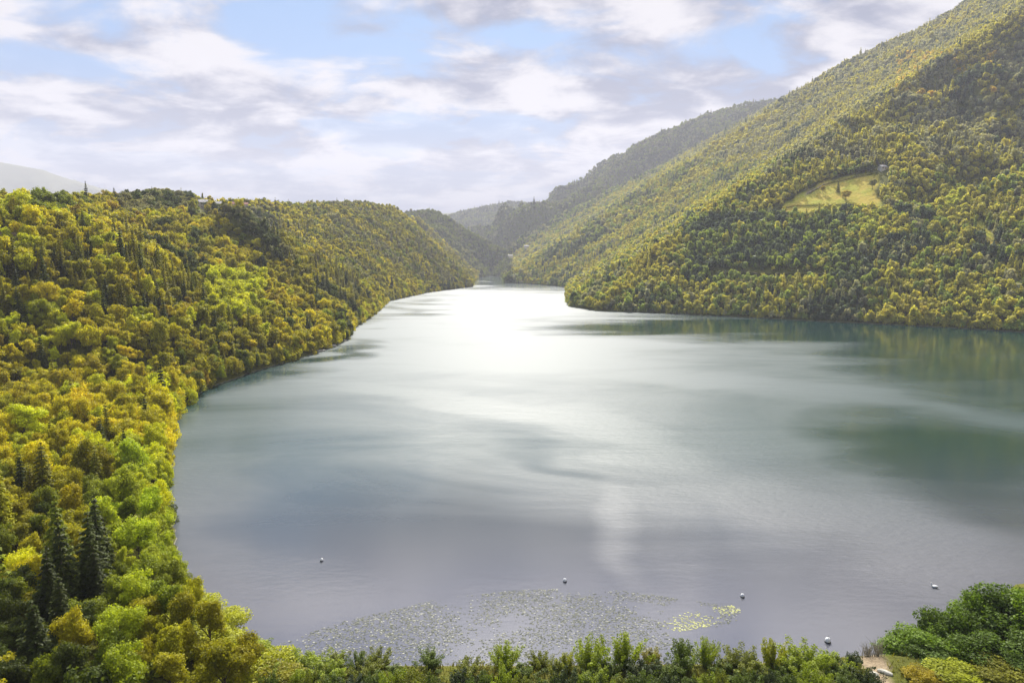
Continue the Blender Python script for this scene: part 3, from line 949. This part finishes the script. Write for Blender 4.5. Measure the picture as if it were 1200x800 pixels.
# floating leaves in the shallows
PADS = [on_water(*q) for q in [(306, 762), (400, 728), (520, 700), (620, 690), (720, 690), (800, 702), (868, 712), (862, 728), (820, 742), (790, 758), (720, 775), (600, 796), (500, 798), (380, 790)]]
PADS = np.array(PADS)
M_PAD, n, out = material('floating_leaf')
rv = n.n('ShaderNodeAttribute', attribute_type='GEOMETRY', attribute_name='leaf').outputs['Fac']
cc = n.mix(n.step(rv, 0.0, 0.55), (0.08, 0.09, 0.065), (0.17, 0.175, 0.13))
cc = n.mix(n.step(rv, 0.72, 0.98), cc, (0.38, 0.38, 0.31))
n.link(principled(n, cc, 0.75, 0.1).outputs[0], out.inputs[0])
M_PADY = simple('yellow_floating_leaf', (0.30, 0.31, 0.07), 0.5, 0.35, 1.5)


def floating(name, count, P, size, mat, label, clump=0.2, seed=5):
    r = np.random.default_rng(seed)
    lo, hi = P.min(0), P.max(0)
    x = r.uniform(lo[0], hi[0], count * 5); y = r.uniform(lo[1], hi[1], count * 5)
    d = fbm(x / 3.2, y / 3.2, 3, seed) * 0.6 + fbm(x / 11.0, y / 11.0, 2, seed + 3)
    ins = in_poly(x, y, P) & (d > clump + r.normal(0, 0.16, count * 5) + (0.34 * np.clip((y - lo[1] - 8) / (hi[1] - lo[1]), 0, 1) if count > 2000 else 0))
    x, y = x[ins][:count], y[ins][:count]; k = len(x)
    rad = size * r.uniform(0.5, 1.35, k)
    V, F = [], []
    th = np.linspace(0.25, 2 * math.pi - 0.25, 8)
    turn = r.uniform(0, 6.28, k)
    ring = np.stack([x[:, None] + rad[:, None] * np.cos(th + turn[:, None]), y[:, None] + rad[:, None] * np.sin(th + turn[:, None]) * 0.8, 0.015 + 0.02 * r.random((k, 8))], -1)
    me = mesh(name, ring.reshape(-1, 3), np.arange(8 * k).reshape(k, 8), mat)
    a = me.attributes.new('leaf', 'FLOAT', 'FACE'); a.data.foreach_set('value', r.random(k).astype(np.float32))
    return tag(link(name, me), label, 'water plants', kind='stuff')


floating('floating_leaves', 8000, PADS, 0.12, M_PAD, 'pale floating leaves scattered over the shallow water along the near shore', -0.22)
YP = np.array([on_water(*q) for q in [(770, 730), (806, 716), (832, 712), (858, 709), (872, 718), (850, 727), (822, 736), (790, 740)]])
floating('yellow_water_weed', 360, YP, 0.12, M_PADY, 'yellow green patch of floating weed at the right end of the leaves', 0.10, 9)


# ------------------------------------------------------------------ small things on the water
def lathe(profile, sides=14):
    V, F = [], []
    for r_, z_ in profile:
        for j in range(sides):
            a = 2 * math.pi * j / sides
            V.append((r_ * math.cos(a), r_ * math.sin(a), z_))
    for i in range(len(profile) - 1):
        for j in range(sides):
            F.append((i * sides + j, i * sides + (j + 1) % sides, (i + 1) * sides + (j + 1) % sides, (i + 1) * sides + j))
    return V, F


M_WHITE = simple('white_paint', (0.78, 0.78, 0.75), 0.4, 0.08)
M_DARK = simple('dark_paint', (0.02, 0.02, 0.022), 0.5, 0.3)
M_STEEL = simple('galvanised_steel', (0.35, 0.35, 0.36), 0.4, 0.2)
BF = mesh('float', *lathe([(0.02, 0.02), (0.34, 0.04), (0.38, 0.2), (0.36, 0.42), (0.26, 0.62), (0.10, 0.70), (0.02, 0.71)]), M_WHITE, smooth=True)
BB = mesh('waterline_band', *lathe([(0.30, -0.3), (0.39, -0.12), (0.42, 0.02), (0.41, 0.14), (0.385, 0.15)]), M_DARK, smooth=True)
BR = mesh('mooring_ring', *merge([tube([(0, 0, 0.66), (0, 0, 0.80)], [0.035, 0.035], 6),
     tube([(0.09 * math.cos(a), 0, 0.88 + 0.09 * math.sin(a)) for a in np.linspace(0, 2 * math.pi, 13)], [0.02] * 13, 5)]), M_STEEL)
for px, py, sc_, lab in [(662, 681, 0.75, 'small white buoy floating in the open water above the middle of the leaf patch'),
                         (870, 699, 0.75, 'small white buoy floating just above the yellow patch of floating weed'),
                         (377, 657, 0.7, 'faint white buoy floating out from the left bank above the leaves'),
                         (970, 752, 0.95, 'white topped buoy with dark base close to the right end of the shrubs')]:
    x, y = on_water(px, py)
    o = empty('mooring_buoy', (x, y, 0), rng.uniform(0, 3), sc_)
    tag(o, lab, 'buoy', 'white buoys floating on the lake')
    link('float', BF, o); link('waterline_band', BB, o); link('mooring_ring', BR, o)

# a white water bird resting on the lake: one continuous body
bm = bmesh.new()
path = [((-0.62, 0, 0.30), 0.03), ((-0.48, 0, 0.22), 0.13), ((-0.22, 0, 0.19), 0.24), ((0.10, 0, 0.17), 0.26), ((0.36, 0, 0.20), 0.19), ((0.48, 0, 0.34), 0.10), ((0.50, 0, 0.52), 0.07),
        ((0.46, 0, 0.68), 0.06), ((0.49, 0, 0.80), 0.065), ((0.57, 0, 0.83), 0.075), ((0.66, 0, 0.80), 0.045), ((0.76, 0, 0.76), 0.012)]
v_, f_ = tube([p for p, _ in path], [r_ for _, r_ in path], 10)
me = mesh('body', v_, f_, M_WHITE, smooth=True)
x, y = on_water(1095, 688)
sw = tag(empty('white_water_bird', (x, y, 0), 2.6, 0.8), 'white water bird resting on the lake out from the right corner bushes', 'bird')
link('body', me, sw)
M_BEAK = simple('beak', (0.45, 0.16, 0.03), 0.5, 0.1)
bv, bf = tube([(0.70, 0, 0.785), (0.82, 0, 0.745)], [0.032, 0.008], 6)
link('beak', mesh('beak', bv, bf, M_BEAK), sw)
wg = []
for sgn in (-1, 1):
    wv_, wf_ = tube([(0.28, sgn * 0.17, 0.30), (0.0, sgn * 0.25, 0.34), (-0.35, sgn * 0.17, 0.36), (-0.66, sgn * 0.06, 0.40)], [0.06, 0.11, 0.08, 0.015], 7)
    link('wing', mesh('wing', wv_, wf_, M_WHITE, smooth=True), sw)


# ------------------------------------------------------------------ stones at the water's edge
M_STONE = simple('pale_stone', (0.46, 0.44, 0.36), 0.85, 0.3, 1.6, 0.2)


def stone(x, y, z, sx, sy, sz, rz, label, seed):
    r = np.random.default_rng(seed)
    bm = bmesh.new(); bmesh.ops.create_icosphere(bm, subdivisions=3, radius=1.0)
    off = r.uniform(0, 50)
    for v in bm.verts:
        p = np.array(v.co)
        k = 1 + 0.30 * float(fbm(np.array([p[0] * 1.3 + off + p[2]]), np.array([p[1] * 1.3 - p[2]]), 3, seed)[0])
        q = np.clip(p * k, -0.86, 0.86)
        v.co = (q[0] * sx, q[1] * sy, q[2] * sz)
    me = bpy.data.meshes.new('boulder'); bm.to_mesh(me); bm.free(); me.materials.append(M_STONE)
    o = link('boulder', me); o.location = (x, y, z); o.rotation_euler = (0, 0, rz)
    return tag(o, label, 'rock', 'pale rocks at the water edge')


for px, py, sx, sy, sz, lab, sd_ in [(265, 724, 1.5, 0.45, 0.28, 'long flat pale rock reaching into the lake from the left bank', 3), (253, 719, 0.7, 0.45, 0.3, 'pale rock between the lime green trees and the long flat rock', 4),
                                     (241, 706, 0.35, 0.3, 0.35, 'small white rock alone at the left water edge above the flat rock', 5)]:
    x, y = on_water(px, py)
    stone(x, y, 0.05, sx, sy, sz, 0.1, lab, sd_)
for px, py, sx, sy, sz, rz, lab, sd_ in [(1037, 789, 0.95, 0.34, 0.3, -0.7, 'pale stone slab across the gravel track beside the right bushes', 6), (1024, 791, 0.6, 0.35, 0.3, -0.5, 'pale boulder at the left edge of the gravel track', 7)]:
    x, y, _ = march(px, py)
    stone(x, y, ground_z(x, y) + 0.12, sx, sy, sz, rz, lab, sd_)

for px, py, sx, sy, sz, rz, lab, sd_ in [(372, 412, 5.0, 1.6, 0.9, 0.6, 'low pale ledge at the foot of the trees inside the far left point', 11), (388, 406, 4.0, 1.5, 1.1, 0.7, 'pale rock ledge just short of the far left point', 12),
                                         (401, 400, 3.2, 1.4, 1.0, 0.8, 'pale rock at the tip of the far left point', 13)]:
    x, y = on_water(px, py)
    stone(x, y, 0.2, sx, sy, sz, rz, lab, sd_)

# dry reeds beside the track
M_REED = simple('dry_reed', (0.30, 0.27, 0.19), 0.8, 0.3, 2.0, 0.1)
for px, ptop, seed, lab in [(1018, 752, 1, 'grey clump of dry reeds left of the gravel track'), (1030, 748, 2, 'taller grey clump of dry reeds at the foot of the gravel track')]:
    r = np.random.default_rng(seed)
    x, g, hgt = set_at(px, ptop, 80.5)
    parts = []
    for i in range(46):
        a = r.uniform(0, 6.28); q = r.uniform(0, 0.7); hh = hgt * r.uniform(0.55, 1.0); ln = r.normal(0, 0.16, 2)
        bx, by = q * math.cos(a), q * math.sin(a)
        parts.append(tube([(bx, by, -0.1), (bx + ln[0], by + ln[1], hh * 0.6), (bx + ln[0] * 3, by + ln[1] * 3, hh)], [0.025, 0.02, 0.008], 4))
    o = link('reed_clump', mesh('reed_clump', *merge(parts), M_REED)); o.location = (x, 80.5, g)
    tag(o, lab, 'reeds', 'dry reeds beside the track')

# ------------------------------------------------------------------ houses on the hills
M_WALL = simple('plaster', (0.66, 0.60, 0.50), 0.8, 0.1, 1.0, 0.2)
M_ROOF = simple('roof_tiles', (0.30, 0.13, 0.08), 0.8, 0.25, 1.2, 0.2)
M_ROOFG = simple('grey_roof', (0.40, 0.38, 0.36), 0.7, 0.2, 1.2, 0.2)
M_GLASS = simple('dark_glass', (0.03, 0.035, 0.04), 0.15, 0.1)
M_DOOR = simple('wooden_door', (0.12, 0.07, 0.04), 0.6, 0.3)


def house(px, py, w, d, h, rz, roofmat, label, lift=0.0, depth=0):
    x, y, z = pt(px, py, depth) if depth else march(px, py)
    z = ground_z(x, y) + lift
    t_ = tag(empty('house', (x, y, z), rz), label, 'house', 'houses on the hillsides')
    V = [(-w / 2, -d / 2, -3), (w / 2, -d / 2, -3), (w / 2, d / 2, -3), (-w / 2, d / 2, -3), (-w / 2, -d / 2, h), (w / 2, -d / 2, h), (w / 2, d / 2, h), (-w / 2, d / 2, h), (-w / 2, 0, h + d * 0.3), (w / 2, 0, h + d * 0.3)]
    link('wall', mesh('wall', V, [(0, 1, 5, 4), (2, 3, 7, 6), (1, 2, 6, 9, 5), (3, 0, 4, 8, 7)], M_WALL), t_)
    e, k = 0.6, d * 0.3
    V = []
    for dz in (0.05, 0.3):
        for xx in (-w / 2 - e, w / 2 + e):
            V += [(xx, -d / 2 - e, h + dz - 0.6 * e), (xx, 0, h + k + dz), (xx, d / 2 + e, h + dz - 0.6 * e)]
    link('roof', mesh('roof', V, [(0, 3, 4, 1), (1, 4, 5, 2), (6, 7, 10, 9), (7, 8, 11, 10), (0, 6, 9, 3), (2, 5, 11, 8), (0, 1, 7, 6), (1, 2, 8, 7), (3, 9, 10, 4), (4, 10, 11, 5)], roofmat), t_)
    cv = [(a * 0.4 + w * 0.2, b_ * 0.4 + d * 0.15, c_) for c_ in (h + 0.3, h + k + 1.0) for a, b_ in ((-1, -1), (1, -1), (1, 1), (-1, 1))]
    link('chimney', mesh('chimney', cv, [(0, 1, 5, 4), (1, 2, 6, 5), (2, 3, 7, 6), (3, 0, 4, 7), (4, 5, 6, 7)], M_WALL), t_)

    def panel(nm, cx_, z0, z1, ww, mat):
        y_ = -d / 2 - 0.04
        v8 = [(cx_ + a * ww / 2, y_ + b_, zz) for zz in (z0, z1) for a, b_ in ((-1, 0), (1, 0), (1, 0.1), (-1, 0.1))]
        link(nm, mesh(nm, v8, [(0, 1, 5, 4), (1, 2, 6, 5), (2, 3, 7, 6), (3, 0, 4, 7), (4, 5, 6, 7), (0, 3, 2, 1)], mat), t_)
    nf = max(1, int(h // 2.8)); nw = max(2, int(w // 3))
    for fl in range(nf):
        for i in range(nw):
            cx_ = (i + 0.5) * w / nw - w / 2
            if fl == 0 and i == nw // 2: panel('door', cx_, 0.0, 2.1, 1.1, M_DOOR)
            else: panel('window', cx_, fl * 2.8 + 0.9, fl * 2.8 + 2.2, 1.1, M_GLASS)
    return t_


house(235, 236, 13, 9, 6.0, 0.3, M_ROOFG, 'pale house under dark trees on the left ridge, leftmost on the skyline', 0.0, 700)
house(256, 247.5, 12, 9, 7.0, -0.2, M_ROOFG, 'low pale house in the gap of the left ridge', 0.6)
house(271, 247, 10, 8, 7.0, 0.1, M_ROOF, 'small house right of centre in the gap of the left ridge', 0.6)
house(286, 247, 9, 8, 7.0, 0.4, M_ROOF, 'rightmost small house in the gap of the left ridge', 0.6)
house(1034, 199, 7, 6, 2.8, 0.2, M_ROOFG, 'pale farmhouse at the upper right end of the mountain meadow')
house(617, 292, 15, 9, 6.0, -0.2, M_ROOFG, 'white house low on the far right slope above the lake end', 4.0)
house(598, 303, 14, 9, 5.0, 0.2, M_ROOFG, 'small pale house nearest the far end of the lake', 4.0)

# trees standing on the mountain meadow
for k, (px, py, hg, cw, kind, lab) in enumerate([(982, 226, 11, 'dark green', 'conifer_tree', 'lone dark tree in the middle of the mountain meadow'), (964, 227, 7, 'russet', 'broadleaf_tree', 'small brownish tree left of the lone dark tree on the meadow'),
        (991, 235, 9, 'russet', 'broadleaf_tree', 'russet tree on the yellow lower strip of the mountain meadow'), (1022, 222, 9, 'grey green', 'broadleaf_tree', 'grey green tree at the right edge of the mountain meadow'),
        (928, 236, 6, 'dark green', 'broadleaf_tree', 'low dark tree at the left tip of the mountain meadow')]):
    x, y, z = march(px, py)
    vr = int(rng.integers(0, 3))
    o = plant(kind, kind, vr, (x, y, z - 0.2), rng.uniform(0, 6.28), hg / (14.0 if kind == 'conifer_tree' else 9.5) * 1.2, COL[cw])
    tag(o, lab, 'tree', 'trees on the mountain meadow')
for k in range(10):
    f_ = k / 9
    x, y, z = march(967 + 56 * f_, 211 - 9 * f_ ** 0.7)
    o = plant('broadleaf_tree', 'broadleaf_tree', k % 5, (x, y, z - 0.2), k * 1.1, 0.85 + 0.2 * ((k * 7) % 3) / 2, COL['dark green'])
    o['ordinal'] = k
    tag(o, ('leftmost', 'second', 'third', 'fourth', 'fifth', 'sixth', 'seventh', 'eighth', 'ninth', 'rightmost')[k] + (' dark tree of' if k in (0, 9) else ' dark tree from the left in') + ' the row above the mountain meadow', 'tree', 'dark trees in a row above the meadow')

# ------------------------------------------------------------------ labels of the many trees
from collections import defaultdict
ORD = ['first', 'second', 'third', 'fourth', 'fifth', 'sixth', 'seventh', 'eighth', 'ninth', 'tenth', 'eleventh', 'twelfth', 'thirteenth', 'fourteenth', 'fifteenth', 'sixteenth', 'seventeenth', 'eighteenth', 'nineteenth', 'twentieth']


def zone(kind, px, py, sd):
    if kind == 'leafy_bush' and sd == 0.5: return 'in the lower right corner' if px > 600 else 'at the lower left end of the lake'
    if kind == 'waterside_shrub':
        if px > 1030: return 'right of the gravel track'
        if py > 782.5 : return 'in the lowest row at the bottom edge'
        if ptop_of[px, py] < 780: return 'at the near water edge'
        return 'at the bottom edge'
    if (sd < 9 and px > 60) or kind == 'leafy_bush':
        if py > 640: return 'on the left shore by the pale rocks'
        if py > 520: return 'on the left shore by the pale green trees'
        if py > 440: return 'on the left shore at the near bay'
        return 'on the left shore at the far point'
    if py > 740: return 'in the bottom left corner'
    if py > 680: return 'just above the bottom left corner'
    if py > 620: return 'low on the near left slope'
    if py > 560: return 'on the slope inland of the pale shore trees'
    if py > 500: return 'midway up the near left slope'
    if py > 440: return 'on the left slope level with the near bay'
    if py > 380: return 'on the left slope level with the far point'
    if py > 320: return 'high on the left slope'
    return 'near the top of the left slope'


ptop_of = {(p[3], p[4]): p[4] for p in PLANTS}
cells = defaultdict(list)
NOUN = {'conifer_tree': 'conifer', 'broadleaf_tree': 'broadleaf tree', 'waterside_shrub': 'shrub', 'leafy_bush': 'bush'}
for p in PLANTS: cells[(p[1], p[2], zone(p[1], p[3], p[4], p[5]))].append(p)
for (kind, cw, zn), ps in cells.items():
    ps.sort(key=lambda p: p[3])
    for k, p in enumerate(ps):
        n_ = NOUN[kind]
        look = {'conifer_tree': 'pointed', 'broadleaf_tree': 'rounded', 'waterside_shrub': 'upright', 'leafy_bush': 'dense'}[kind]
        if len(ps) == 1: lab = f'only {cw} {look} {n_} {zn}'
        elif k == 0: lab = f'leftmost {cw} {n_} {zn}'
        elif k == len(ps) - 1: lab = f'rightmost {cw} {n_} {zn}'
        else: lab = f'{ORD[k] if k < 20 else str(k + 1) + "th"} from left {cw} {n_} {zn}'
        grp = {'conifer_tree': 'conifers on the left bank', 'broadleaf_tree': 'broadleaf trees on the left bank', 'waterside_shrub': 'shrubs along the near shore', 'leafy_bush': 'leafy bushes along the water'}[kind]
        tag(p[0], lab, {'conifer_tree': 'tree', 'broadleaf_tree': 'tree', 'waterside_shrub': 'shrub', 'leafy_bush': 'bush'}[kind], grp)
print('largest label cell', max(len(v) for v in cells.values()), 'plants', len(PLANTS))
